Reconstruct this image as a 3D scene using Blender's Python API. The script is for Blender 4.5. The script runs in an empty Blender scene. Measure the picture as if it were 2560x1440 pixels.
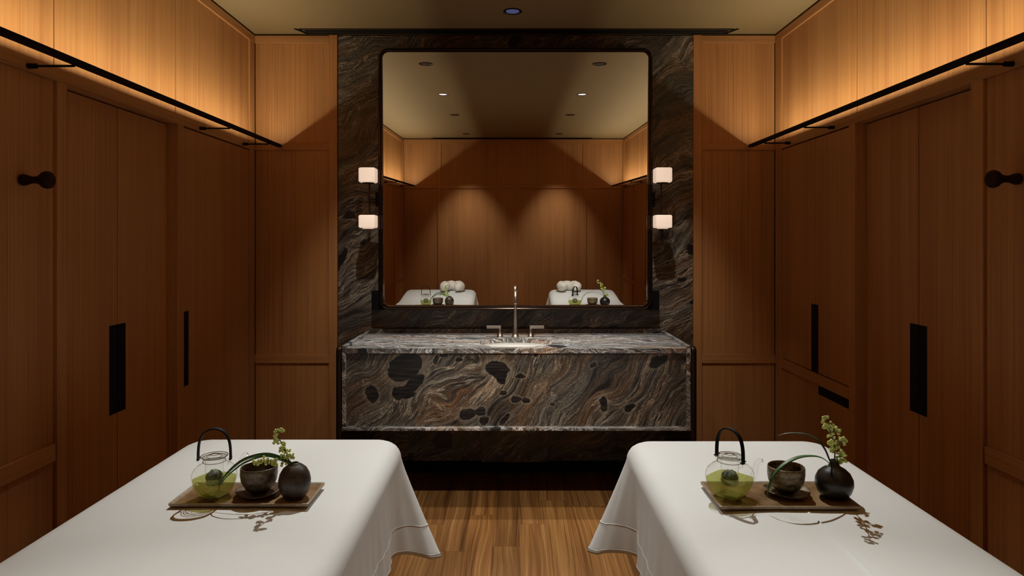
import bpy, bmesh, math, random
from mathutils import Vector, Matrix, noise
random.seed(7)
C = bpy.context.scene.collection
PI = math.pi
FPX = 1680.0; CX = 1280.0; CY = 604.0; EYE = 1.44

# ------------------------------------------------------------------ materials
def new_mat(name):
    m = bpy.data.materials.new(name); m.use_nodes = True
    nt = m.node_tree; nt.nodes.clear()
    out = nt.nodes.new('ShaderNodeOutputMaterial')
    return m, nt, out
class NT:
    def __init__(s, nt): s.nt = nt
    def n(s, t, **kw):
        nd = s.nt.nodes.new(t)
        for k, v in kw.items(): setattr(nd, k, v)
        return nd
    def l(s, a, b): s.nt.links.new(a, b)
    def math(s, op, a, b=None, c=None, clamp=False):
        nd = s.n('ShaderNodeMath', operation=op); nd.use_clamp = clamp
        for i, v in enumerate((a, b, c)):
            if v is None: continue
            if hasattr(v, 'links'): s.l(v, nd.inputs[i])
            else: nd.inputs[i].default_value = v
        return nd.outputs[0]
    def coords(s, scale=(1,1,1), rot=(0,0,0), loc=(0,0,0), src=None):
        if src is None: src = s.n('ShaderNodeTexCoord').outputs['Object']
        mp = s.n('ShaderNodeMapping'); mp.inputs['Scale'].default_value = scale
        mp.inputs['Rotation'].default_value = rot; mp.inputs['Location'].default_value = loc
        s.l(src, mp.inputs['Vector']); return mp.outputs[0]
    def noise(s, vec, scale=1, detail=2, rough=.5, dist=0):
        nd = s.n('ShaderNodeTexNoise'); nd.inputs['Scale'].default_value = scale
        nd.inputs['Detail'].default_value = detail; nd.inputs['Roughness'].default_value = rough
        nd.inputs['Distortion'].default_value = dist; s.l(vec, nd.inputs['Vector']); return nd
    def ramp(s, fac, stops, interp='LINEAR'):
        nd = s.n('ShaderNodeValToRGB'); cr = nd.color_ramp; cr.interpolation = interp
        while len(cr.elements) < len(stops): cr.elements.new(.5)
        for e, (p, c) in zip(cr.elements, stops):
            e.position = p; e.color = (c[0], c[1], c[2], 1)
        s.l(fac, nd.inputs[0]); return nd.outputs[0]
    def mix(s, fac, a, b, mode='MIX'):
        nd = s.n('ShaderNodeMix', data_type='RGBA', blend_type=mode)
        for sock, v in ((nd.inputs[0], fac), (nd.inputs[6], a), (nd.inputs[7], b)):
            if hasattr(v, 'links'): s.l(v, sock)
            elif isinstance(v, (int, float)): sock.default_value = v
            else: sock.default_value = (v[0], v[1], v[2], 1)
        return nd.outputs[2]
    def bsdf(s, out, col, rough=.5, metal=0, bump=None, bdist=.002, bstr=.5, spec=None, coat=0):
        b = s.n('ShaderNodeBsdfPrincipled')
        if hasattr(col, 'links'): s.l(col, b.inputs['Base Color'])
        else: b.inputs['Base Color'].default_value = (*col, 1)
        if hasattr(rough, 'links'): s.l(rough, b.inputs['Roughness'])
        else: b.inputs['Roughness'].default_value = rough
        b.inputs['Metallic'].default_value = metal
        if spec is not None: b.inputs['Specular IOR Level'].default_value = spec
        b.inputs['Coat Weight'].default_value = coat
        if bump is not None:
            bp = s.n('ShaderNodeBump'); bp.inputs['Distance'].default_value = bdist
            bp.inputs['Strength'].default_value = bstr
            s.l(bump, bp.inputs['Height']); s.l(bp.outputs[0], b.inputs['Normal'])
        s.l(b.outputs[0], out.inputs['Surface']); return b

def plain(name, col, rough=.5, metal=0, spec=None, nz=0.0, coat=0):
    m, nt, out = new_mat(name); t = NT(nt)
    c = col
    if nz:
        n = t.noise(t.coords(), 60, 4)
        c = t.ramp(n.outputs['Fac'], [(.3, tuple(v*(1-nz) for v in col)), (.7, tuple(min(1, v*(1+nz)) for v in col))])
    t.bsdf(out, c, rough, metal, spec=spec, coat=coat); return m

def wood(name, axis, base=(.46,.214,.074), dark=(.29,.112,.036)):
    """straight-grained veneer; axis = direction of the grain"""
    m, nt, out = new_mat(name); t = NT(nt)
    def sc(a, b): return tuple(b if i == axis else a for i in range(3))
    # slow waviness of the grain
    src = t.n('ShaderNodeTexCoord').outputs['Object']
    fine = t.noise(t.coords(sc(330, 1.3), src=src), 1, 3, .65)
    mid = t.noise(t.coords(sc(85, .5), src=src), 1, 3, .6)
    broad = t.noise(t.coords(sc(7.5, .25), src=src), 1, 2, .5)
    f = t.math('ADD', t.math('MULTIPLY', fine.outputs['Fac'], .62), t.math('MULTIPLY', mid.outputs['Fac'], .38))
    col = t.ramp(f, [(.33, dark), (.46, tuple((a*.35+b*.65) for a, b in zip(dark, base))), (.56, base), (.70, tuple(v*1.12 for v in base))])
    tone = t.ramp(broad.outputs['Fac'], [(.32, (.88,.82,.80)), (.5, (1,1,1)), (.68, (1.05,1.02,.95))])
    col = t.mix(1, col, tone, 'MULTIPLY')
    t.bsdf(out, col, .42, bump=f, bdist=.0006, bstr=.35, spec=.35); return m

WOODV = wood('veneer vertical grain', 2)
WOODY = wood('veneer grain along room', 1)
WOODX = wood('veneer grain across room', 0)
DARKGAP = plain('dark reveal', (.012,.007,.004), .8)
BLACK = plain('black lacquer', (.004,.004,.0045), .6, nz=.2, spec=.12)
BRONZE = plain('dark bronze', (.022,.013,.008), .32, metal=.55, nz=.15)
BRONZEP = plain('polished bronze', (.035,.020,.013), .16, metal=.8)
NICKEL = plain('brushed nickel', (.62,.55,.48), .28, metal=1, nz=.05)
PORCELAIN = plain('white basin', (.82,.80,.76), .25)
DARKWOOD = plain('dark walnut peg', (.022,.007,.004), .5, nz=.3, spec=.12)

def stone(name, bright=1.0, spots=(), pale=0.0, tiles=False, rot=(0.25, -0.72, 0.2), clasts=.62, scale=1.0):
    m, nt, out = new_mat(name); t = NT(nt)
    src = t.n('ShaderNodeTexCoord').outputs['Object']
    if tiles:
        sx = t.n('ShaderNodeSeparateXYZ'); t.l(src, sx.inputs[0])
        ix = t.math('FLOOR', t.math('DIVIDE', t.math('ADD', sx.outputs[0], .197), .455))
        iz = t.math('FLOOR', t.math('DIVIDE', t.math('SUBTRACT', sx.outputs[2], .587), .9875))
        cb = t.n('ShaderNodeCombineXYZ'); t.l(ix, cb.inputs[0]); t.l(iz, cb.inputs[2])
        wn = t.n('ShaderNodeTexWhiteNoise'); t.l(cb.outputs[0], wn.inputs['Vector'])
        va = t.n('ShaderNodeVectorMath', operation='MULTIPLY_ADD')
        t.l(wn.outputs['Color'], va.inputs[0]); va.inputs[1].default_value = (.9,.9,.9); t.l(src, va.inputs[2])
        src = va.outputs[0]
    w1 = t.noise(src, 1.9*scale, 2, .5)
    va = t.n('ShaderNodeVectorMath', operation='MULTIPLY_ADD'); t.l(w1.outputs['Color'], va.inputs[0])
    va.inputs[1].default_value = (.40,.40,.40); t.l(src, va.inputs[2])
    w2 = t.noise(va.outputs[0], 7*scale, 2, .5)
    vb = t.n('ShaderNodeVectorMath', operation='MULTIPLY_ADD'); t.l(w2.outputs['Color'], vb.inputs[0])
    vb.inputs[1].default_value = (.050,.050,.050); t.l(va.outputs[0], vb.inputs[2])
    P = vb.outputs[0]
    rm = t.coords((1,1,1), rot, src=P)
    lay = t.noise(t.coords((2.2*scale, 3.0*scale, 19*scale), src=rm), 1, 7, .62, .25)
    lay2 = t.noise(t.coords((5*scale, 7*scale, 62*scale), loc=(3,1,2), src=rm), 1, 5, .6, .2)
    f = t.math('ADD', t.math('MULTIPLY', lay.outputs['Fac'], .62), t.math('MULTIPLY', lay2.outputs['Fac'], .38))
    grain = t.noise(t.coords((230,230,230), src=rm), 1, 3, .7)
    f = t.math('ADD', f, t.math('MULTIPLY', t.math('SUBTRACT', grain.outputs['Fac'], .5), .22))
    B = bright
    g = lambda *c: tuple(min(1, v*B) for v in c)
    col = t.ramp(f, [(.36, g(.007,.007,.008)), (.43, g(.022,.019,.018)), (.48, g(.075,.060,.046)), (.51, g(.028,.025,.023)),
                     (.55, g(.13,.105,.078)), (.60, g(.050,.042,.036)), (.66, g(.24,.20,.15)), (.74, g(.09,.075,.06)), (.82, g(.25,.22,.18))])
    hue = t.noise(t.coords((1.6,1.6,9), src=rm), 1, 3, .5)
    hf = t.ramp(hue.outputs['Fac'], [(.38, (.90,1.0,1.02)), (.48, (1.02,1,.95)), (.56, (1.25,.98,.74)), (.70, (1.5,.95,.56))])
    col = t.mix(1, col, hf, 'MULTIPLY')
    mk = t.noise(t.coords((2.2,2.2,5), loc=(7,2,1), src=rm), 1, 2, .5)
    msk = t.math('MULTIPLY_ADD', mk.outputs['Fac'], 4.5, -1.65, clamp=True)
    if pale: msk = t.math('MAXIMUM', msk, .7); col = t.mix(pale, col, t.mix(1, col, (1.0,1.08,1.2), 'MULTIPLY'))
    # thin pale strands that follow the layering
    for sc_, wdt, amt, lo in ((9, .013, .85, (.50,.38,.26)), (24, .022, .65, (.42,.35,.26)), (62, .030, .5, (.36,.32,.26))):
        ln = t.noise(t.coords((1.6*scale, 2.2*scale, sc_*scale), loc=(sc_, 1, 2), src=rm), 1, 5, .62, .3)
        k = t.math('ABSOLUTE', t.math('SUBTRACT', ln.outputs['Fac'], .5))
        k = t.math('SUBTRACT', 1.0, t.math('DIVIDE', k, wdt), clamp=True)
        k = t.math('MULTIPLY', t.math('MULTIPLY', k, amt), msk)
        col = t.mix(k, col, g(*(v+(.8-v)*pale for v in lo)))
    # dark hairlines
    ln = t.noise(t.coords((2*scale, 3*scale, 34*scale), loc=(9, 4, 2), src=rm), 1, 5, .65, .3)
    k = t.math('SUBTRACT', 1.0, t.math('DIVIDE', t.math('ABSOLUTE', t.math('SUBTRACT', ln.outputs['Fac'], .48)), .030), clamp=True)
    col = t.mix(t.math('MULTIPLY', k, .85), col, g(.008,.008,.009))
    # salt-and-pepper crystals
    sp1 = t.noise(t.coords((260,260,260), src=src), 1, 2, .8)
    reg = t.noise(t.coords((3,3,3), loc=(5,5,5), src=P), 1, 2, .5)
    amp = t.math('MULTIPLY_ADD', reg.outputs['Fac'], 2.2, -.5, clamp=True)
    spk = t.math('MULTIPLY_ADD', t.math('MULTIPLY', t.math('SUBTRACT', sp1.outputs['Fac'], .5), amp), 9.0, 1.0)
    spk = t.math('MAXIMUM', spk, .22)
    cmb = t.n('ShaderNodeCombineColor')
    for i_ in range(3): t.l(spk, cmb.inputs[i_])
    col = t.mix(1, col, cmb.outputs[0], 'MULTIPLY')
    # dark rounded inclusions
    vo = t.n('ShaderNodeTexVoronoi'); vo.inputs['Scale'].default_value = 1; vo.inputs['Randomness'].default_value = 1
    t.l(t.coords((5.2*scale,5.2*scale,8.6*scale), rot=(0,0,0), src=rm), vo.inputs['Vector'])
    sp = t.n('ShaderNodeSeparateColor'); t.l(vo.outputs['Color'], sp.inputs[0])
    pick = t.math('GREATER_THAN', sp.outputs[0], clasts)
    rad = t.math('MULTIPLY_ADD', sp.outputs[1], .24, .14)
    edge = t.noise(src, 26, 3, .6)
    dist = t.math('ADD', vo.outputs['Distance'], t.math('MULTIPLY', t.math('SUBTRACT', edge.outputs['Fac'], .5), .22))
    ins = t.math('MULTIPLY', t.math('MULTIPLY', t.math('SUBTRACT', rad, dist), 22, clamp=True), pick, clamp=True)
    col = t.mix(ins, col, g(.009,.009,.010))
    if spots:
        wob = t.noise(src, 17, 3, .55)
        sv = t.n('ShaderNodeVectorMath', operation='MULTIPLY_ADD'); t.l(wob.outputs['Color'], sv.inputs[0])
        sv.inputs[1].default_value = (.046,.046,.046); t.l(src, sv.inputs[2])
        sx = t.n('ShaderNodeSeparateXYZ'); t.l(sv.outputs[0], sx.inputs[0]); acc = None; ring = None
        for (px, py, rx, rz, an) in spots:
            cx_, cz_ = (px-1280)/468+.023, 1.44+(604-py)/468+.023; a = math.radians(an); rx, rz = rx/468, rz/468
            dx = t.math('SUBTRACT', sx.outputs[0], cx_); dz = t.math('SUBTRACT', sx.outputs[2], cz_)
            u = t.math('ADD', t.math('MULTIPLY', dx, math.cos(a)/rx), t.math('MULTIPLY', dz, math.sin(a)/rx))
            v = t.math('ADD', t.math('MULTIPLY', dx, -math.sin(a)/rz), t.math('MULTIPLY', dz, math.cos(a)/rz))
            q = t.math('POWER', t.math('ADD', t.math('MULTIPLY', u, u), t.math('MULTIPLY', v, v)), .5)
            acc = q if acc is None else t.math('MINIMUM', acc, q)
        halo = t.math('MULTIPLY', t.math('SUBTRACT', 1.55, acc), 2.2, clamp=True)
        hc = t.mix(1, g(.30,.25,.18), cmb.outputs[0], 'MULTIPLY')
        col = t.mix(t.math('MULTIPLY', halo, .28), col, hc)
        str_ = t.noise(t.coords((6,6,90), rot=(0,-.5,0), src=src), 1, 3, .6)
        dk = t.ramp(str_.outputs['Fac'], [(.45, g(.006,.006,.007)), (.62, g(.028,.022,.018))])
        col = t.mix(t.math('MULTIPLY', t.math('SUBTRACT', 1.0, acc), 14, clamp=True), col, dk)
    t.bsdf(out, col, .30, spec=.45); return m
STONE = stone('swirled granite wall', 1.0, tiles=True, rot=(0.25,.50,.1))
SPOTS = [(1012,918,50,33,28), (1034,958,36,15,42), (998,983,19,17,0), (1020,988,20,8,20), (1243,923,30,21,-10), (1255,938,14,22,10), (1167,1036,22,16,10), (1200,1030,15,11,20),
 (1147,900,10,6,0), (1090,900,6,13,0), (1106,889,11,6,10), (1291,997,14,9,-10), (1315,1000,11,8,10), (1258,983,9,7,0), (1300,939,17,6,0), (1212,1052,12,12,30), (1262,1048,18,8,40),
 (1645,904,28,15,32), (1510,1008,11,21,5), (1482,912,9,8,0), (1575,1020,16,8,35), (930,985,16,24,10), (1340,888,6,5,0), (1384,1010,6,4,0)]
STONEA = stone('swirled granite apron', 1.15, SPOTS, clasts=2, rot=(.2,.85,.1))
STONEC = stone('swirled granite counter', 2.1, pale=.5, rot=(1.2,-.15,.35), clasts=.85, scale=1.3)

def floor_mat():
    m, nt, out = new_mat('oak plank floor'); t = NT(nt)
    src = t.n('ShaderNodeTexCoord').outputs['Object']
    s = t.n('ShaderNodeSeparateXYZ'); t.l(src, s.inputs[0])
    xi = t.math('DIVIDE', t.math('ADD', s.outputs[0], .22), .128); row = t.math('FLOOR', xi)
    wr = t.n('ShaderNodeTexWhiteNoise', noise_dimensions='1D'); t.l(row, wr.inputs['W'])
    yo = t.math('MULTIPLY_ADD', wr.outputs['Value'], 3.7, t.math('DIVIDE', s.outputs[1], .92)); pl = t.math('FLOOR', yo)
    cb = t.n('ShaderNodeCombineXYZ'); t.l(row, cb.inputs[0]); t.l(pl, cb.inputs[1])
    wp = t.n('ShaderNodeTexWhiteNoise'); t.l(cb.outputs[0], wp.inputs['Vector'])
    va = t.n('ShaderNodeVectorMath', operation='MULTIPLY_ADD'); t.l(wp.outputs['Color'], va.inputs[0])
    va.inputs[1].default_value = (7,7,7); t.l(src, va.inputs[2])
    bend = t.noise(t.coords((5,1.6,1), src=va.outputs[0]), 1, 1, .5)
    vb = t.n('ShaderNodeVectorMath', operation='MULTIPLY_ADD'); t.l(bend.outputs['Color'], vb.inputs[0])
    vb.inputs[1].default_value = (.050,0,0); t.l(va.outputs[0], vb.inputs[2])
    g1 = t.noise(t.coords((130,1.2,1), src=vb.outputs[0]), 1, 4, .7)
    g2 = t.noise(t.coords((30,.5,1), src=vb.outputs[0]), 1, 3, .6)
    f = t.math('ADD', t.math('MULTIPLY', g1.outputs['Fac'], .5), t.math('MULTIPLY', g2.outputs['Fac'], .5))
    col = t.ramp(f, [(.36, (.080,.032,.009)), (.47, (.185,.082,.024)), (.56, (.26,.125,.040)), (.66, (.37,.20,.072))])
    tone = t.ramp(wp.outputs['Value'], [(0, (.72,.66,.60)), (.45, (1,1,1)), (.8, (1.12,1.06,.98)), (1, (1.3,1.35,1.3))])
    col = t.mix(1, col, tone, 'MULTIPLY')
    def seam(v, w):
        fr = t.math('FRACT', v); d = t.math('MINIMUM', fr, t.math('SUBTRACT', 1.0, fr)); return t.math('LESS_THAN', d, w)
    sm = t.math('MAXIMUM', seam(xi, .007), seam(yo, .0012))
    col = t.mix(t.math('MULTIPLY', sm, .6), col, (.03,.013,.006))
    t.bsdf(out, col, .38, bump=f, bdist=.0008, bstr=.3, spec=.4); return m
FLOOR = floor_mat()
CEIL = plain('taupe ceiling paint', (.265,.183,.080), .75, nz=.02)

def fabric(name, col):
    m, nt, out = new_mat(name); t = NT(nt)
    src = t.n('ShaderNodeTexCoord').outputs['Object']
    n1 = t.noise(src, 3.5, 3, .5); n2 = t.noise(src, 900, 2, .5)
    c = t.ramp(n1.outputs['Fac'], [(.3, tuple(v*.97 for v in col)), (.7, col)])
    h = t.math('ADD', t.math('MULTIPLY', n1.outputs['Fac'], 6.0), n2.outputs['Fac'])
    b = t.bsdf(out, c, .75, bump=h, bdist=.0012, bstr=.35, spec=.25)
    b.inputs['Sheen Weight'].default_value = .15; return m
LINEN = fabric('white linen', (.67,.70,.695))
TOWEL = fabric('white cushion cover', (.80,.77,.70))
LEGW = plain('cream painted table frame', (.62,.57,.48), .5)

def glass(name, tint=(.982,.985,.975), rough=.0):
    m, nt, out = new_mat(name); t = NT(nt)
    tr = t.n('ShaderNodeBsdfTransparent'); tr.inputs[0].default_value = (*tint, 1)
    gl = t.n('ShaderNodeBsdfGlossy'); gl.inputs['Roughness'].default_value = .03
    fr = t.n('ShaderNodeLayerWeight'); fr.inputs['Blend'].default_value = .28
    f = t.math('MULTIPLY_ADD', fr.outputs['Fresnel'], .9, .02, clamp=True)
    geo = t.n('ShaderNodeNewGeometry'); f = t.math('MULTIPLY', f, t.math('SUBTRACT', 1.0, geo.outputs['Backfacing']))
    dk = t.n('ShaderNodeBsdfTransparent'); 
    lw = t.n('ShaderNodeLayerWeight'); lw.inputs['Blend'].default_value = .35
    cr = t.ramp(lw.outputs['Facing'], [(.45, tint), (.80, (.72,.70,.64)), (.97, (.22,.20,.16))])
    t.l(cr, dk.inputs[0])
    mx = t.n('ShaderNodeMixShader'); t.l(f, mx.inputs[0]); t.l(dk.outputs[0], mx.inputs[1]); t.l(gl.outputs[0], mx.inputs[2])
    t.l(mx.outputs[0], out.inputs['Surface']); return m
GLASS = glass('clear teapot glass')
def rimglass():
    m, nt, out = new_mat('thick glass edge'); t = NT(nt)
    tr = t.n('ShaderNodeBsdfTransparent'); tr.inputs[0].default_value = (.42,.40,.34,1)
    gl = t.n('ShaderNodeBsdfGlossy'); gl.inputs['Roughness'].default_value = .08
    mx = t.n('ShaderNodeMixShader'); mx.inputs[0].default_value = .30
    t.l(tr.outputs[0], mx.inputs[1]); t.l(gl.outputs[0], mx.inputs[2]); t.l(mx.outputs[0], out.inputs['Surface']); return m
RIMG = rimglass()
def tea(name, a=(.84,.86,.50), d=(.52,.54,.22)):
    m, nt, out = new_mat(name); t = NT(nt)
    tr = t.n('ShaderNodeBsdfTransparent'); tr.inputs[0].default_value = (*a, 1)
    df = t.n('ShaderNodeBsdfDiffuse')
    df.inputs[0].default_value = (*d, 1)
    tl = t.n('ShaderNodeBsdfTranslucent'); tl.inputs[0].default_value = (*d, 1)
    m1 = t.n('ShaderNodeMixShader'); m1.inputs[0].default_value = .5; t.l(df.outputs[0], m1.inputs[1]); t.l(tl.outputs[0], m1.inputs[2])
    m2 = t.n('ShaderNodeMixShader'); m2.inputs[0].default_value = .30; t.l(tr.outputs[0], m2.inputs[1]); t.l(m1.outputs[0], m2.inputs[2])
    t.l(m2.outputs[0], out.inputs['Surface']); return m
TEA = tea('pale green tea')
LEAVES = plain('steeped tea leaves', (.10,.13,.07), .6, nz=.6)
def glaze(name, a, b, rough=.3, sc=90, metal=0.0):
    m, nt, out = new_mat(name); t = NT(nt)
    n = t.noise(t.coords(), sc, 5, .7); n2 = t.noise(t.coords((1,1,6)), 14, 3, .5)
    f = t.math('ADD', t.math('MULTIPLY', n.outputs['Fac'], .55), t.math('MULTIPLY', n2.outputs['Fac'], .45))
    c = t.ramp(f, [(.40, a), (.62, b)])
    t.bsdf(out, c, rough, metal, bump=n.outputs['Fac'], bdist=.0012, bstr=.35); return m
CUPM = glaze('bronze glazed stoneware', (.025,.018,.010), (.30,.23,.125), .34, metal=.25)
CUPM2 = glaze('speckled brown stoneware', (.026,.017,.012), (.20,.145,.09), .34, metal=.15)
VASEB = glaze('brown black stoneware', (.018,.014,.012), (.085,.055,.040), .42, 40)
VASEK = glaze('black iron glaze', (.007,.007,.007), (.022,.020,.018), .33, 40)
TRAYM = glaze('amber lacquered tray', (.11,.058,.022), (.28,.18,.085), .28, 10)
TRAYE = plain('tan tray edge', (.30,.23,.14), .4, nz=.2)
LEAFM = glaze('grass green leaf', (.022,.075,.018), (.05,.15,.035), .45, 200)
LEAFD = glaze('dark green leaf', (.020,.045,.018), (.04,.08,.028), .45, 200)
STEM = plain('brown stem', (.030,.025,.012), .6)
def blossom_mat():
    m, nt, out = new_mat('lime green blossom'); t = NT(nt)
    n = t.noise(t.coords(), 420, 3, .6)
    c = t.ramp(n.outputs['Fac'], [(.34, (.30,.40,.07)), (.5, (.60,.70,.18)), (.64, (.88,.92,.48))])
    b = t.bsdf(out, c, .55, bump=n.outputs['Fac'], bdist=.0012, bstr=.5)
    b.inputs['Subsurface Weight'].default_value = .6; b.inputs['Subsurface Radius'].default_value = (.006,.007,.003)
    return m
BLOSSOM = blossom_mat()
def emis(name, col, strength, base=None):
    m, nt, out = new_mat(name); t = NT(nt)
    b = t.n('ShaderNodeBsdfPrincipled'); b.inputs['Base Color'].default_value = (*(base or (.8,.8,.8)), 1)
    b.inputs['Roughness'].default_value = .35
    b.inputs['Emission Color'].default_value = (*col, 1); b.inputs['Emission Strength'].default_value = strength
    t.l(b.outputs[0], out.inputs['Surface']); return m
SHADE = emis('lit opal glass', (1,.72,.53), .56, (.5,.45,.4))
LENS = emis('lit lamp lens', (.75,.85,1), 1.2)
LENSB = emis('glare-free lamp lens', (.35,.42,1), .12, (.02,.02,.03))
LENSD = plain('dim lamp lens', (.10,.12,.16), .2)
LED = emis('warm led strip', (1,.82,.58), 3.0)
def mirror_mat():
    m, nt, out = new_mat('silvered mirror'); t = NT(nt)
    g = t.n('ShaderNodeBsdfGlossy'); g.inputs[0].default_value = (.93,.92,.90,1); g.inputs['Roughness'].default_value = 0
    t.l(g.outputs[0], out.inputs['Surface']); return m
MIRROR = mirror_mat()

# ------------------------------------------------------------------ mesh helpers
class MB:
    def __init__(s): s.bm = bmesh.new()
    def box(s, x0, x1, y0, y1, z0, z1, mi=0):
        vs = [s.bm.verts.new(p) for p in ((x0,y0,z0),(x1,y0,z0),(x1,y1,z0),(x0,y1,z0),(x0,y0,z1),(x1,y0,z1),(x1,y1,z1),(x0,y1,z1))]
        for f in ((3,2,1,0),(4,5,6,7),(0,1,5,4),(1,2,6,5),(2,3,7,6),(3,0,4,7)):
            fc = s.bm.faces.new([vs[i] for i in f]); fc.material_index = mi
        return s
    def rings(s, rings, cap0=True, cap1=True, mi=0, closed=True):
        R = [[s.bm.verts.new(p) for p in r] for r in rings]
        n = len(R[0])
        for a, b in zip(R, R[1:]):
            for i in range(n if closed else n-1):
                j = (i+1) % n
                f = s.bm.faces.new((a[i], a[j], b[j], b[i])); f.material_index = mi
        if cap0: s.bm.faces.new(list(reversed(R[0]))).material_index = mi
        if cap1: s.bm.faces.new(R[-1]).material_index = mi
        return s
    def lathe(s, prof, c=(0,0,0), axis='z', n=40, cap0=True, cap1=True, mi=0, p=2.0, rot=0.0):
        rings = []
        for item in prof:
            r, h = item[0], item[1]; pp = item[2] if len(item) > 2 else p
            ring = []
            for i in range(n):
                a = 2*PI*i/n
                k = 1.0 if pp == 2.0 else 1/((abs(math.cos(a))**pp + abs(math.sin(a))**pp)**(1/pp))
                u, v = r*k*math.cos(a+rot), r*k*math.sin(a+rot)
                q = {'z': (u, v, h), 'x': (h, u, v), 'y': (v, h, u)}[axis]
                ring.append((c[0]+q[0], c[1]+q[1], c[2]+q[2]))
            rings.append(ring)
        return s.rings(rings, cap0, cap1, mi)
    def tube(s, pts, r, n=10, mi=0, flat=None):
        pts = [Vector(p) for p in pts]; rings = []; up = Vector((0,0,1))
        prev = None
        for i, p in enumerate(pts):
            tg = (pts[min(i+1, len(pts)-1)] - pts[max(i-1, 0)]).normalized()
            if prev is None:
                a = tg.cross(up)
                if a.length < .1: a = tg.cross(Vector((0,1,0)))
                a.normalize()
            else:
                a = (prev - tg*prev.dot(tg)).normalized()
            prev = a; b = tg.cross(a)
            rr = r[i] if isinstance(r, (list, tuple)) else r
            ra, rb = (rr, rr) if flat is None else (rr*flat[0], rr*flat[1])
            rings.append([p + a*ra*math.cos(2*PI*k/n) + b*rb*math.sin(2*PI*k/n) for k in range(n)])
        return s.rings(rings, mi=mi)
    def prism(s, pts, d0, d1, axis='y', mi=0):
        def q(u, v, d): return {'y': (u, d, v), 'x': (d, u, v), 'z': (u, v, d)}[axis]
        return s.rings([[q(u, v, d0) for u, v in pts], [q(u, v, d1) for u, v in pts]], mi=mi)
    def build(s, name, mats, parent=None, smooth=False, bevel=0, seg=2, loc=None, autosm=False, subsurf=0):
        bmesh.ops.recalc_face_normals(s.bm, faces=s.bm.faces)
        me = bpy.data.meshes.new(name); s.bm.to_mesh(me); s.bm.free()
        if not isinstance(mats, (list, tuple)): mats = [mats]
        for m in mats: me.materials.append(m)
        o = bpy.data.objects.new(name, me); C.objects.link(o)
        if parent: o.parent = parent
        if loc: o.location = loc
        if smooth:
            for p in me.polygons: p.use_smooth = True
        if autosm:
            for p in me.polygons: p.use_smooth = True
            me.set_sharp_from_angle(angle=math.radians(38))
        if bevel:
            md = o.modifiers.new('bevel', 'BEVEL'); md.width = bevel; md.segments = seg; md.limit_method = 'ANGLE'
        if subsurf:
            md = o.modifiers.new('sub', 'SUBSURF'); md.levels = subsurf; md.render_levels = subsurf
        return o
def rrect(x0, x1, z0, z1, r, n=8):
    pts = []
    for cx, cz, a0 in ((x1-r, z1-r, 0), (x0+r, z1-r, 90), (x0+r, z0+r, 180), (x1-r, z0+r, 270)):
        for i in range(n+1):
            a = math.radians(a0 + 90*i/n); pts.append((cx + r*math.cos(a), cz + r*math.sin(a)))
    return pts
def tag(o, label=None, cat=None, group=None, kind=None):
    if label: o['label'] = label
    if cat: o['category'] = cat
    if group: o['group'] = group
    if kind: o['kind'] = kind
    return o
def empty(name, loc, rz=0):
    o = bpy.data.objects.new(name, None); C.objects.link(o); o.location = loc
    o.rotation_euler = (0, 0, rz); o.empty_display_size = .05; return o
def struct(o): o['kind'] = 'structure'; return o
def P(px, py, Y): return Vector(((px-CX)*Y/FPX, Y, EYE + (CY-py)*Y/FPX))
def bez(pts, n=24):
    """Catmull-Rom through pts"""
    pts = [Vector(p) for p in pts]; q = [pts[0]*2-pts[1]] + pts + [pts[-1]*2-pts[-2]]; out = []
    for i in range(1, len(q)-2):
        for k in range(n):
            u = k/n; a, b, c, d = q[i-1], q[i], q[i+1], q[i+2]
            out.append(.5*((2*b) + (c-a)*u + (2*a-5*b+4*c-d)*u*u + (3*b-a-3*c+d)*u**3))
    out.append(pts[-1]); return out

# ------------------------------------------------------------------ room
XL, XR, YB, YR, H = -1.6075, 1.645, 4.2, -1.79, 2.74
FT = H-.012          # top of the panelling, under a dark reveal
b = MB(); b.box(XL-.2, XR+.2, YR-.2, YB+.2, -.05, 0); struct(b.build('floor', FLOOR))
b = MB(); b.box(XL-.2, XR+.2, YR-.2, YB+.2, H, H+.05); struct(b.build('ceiling', CEIL))

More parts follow.
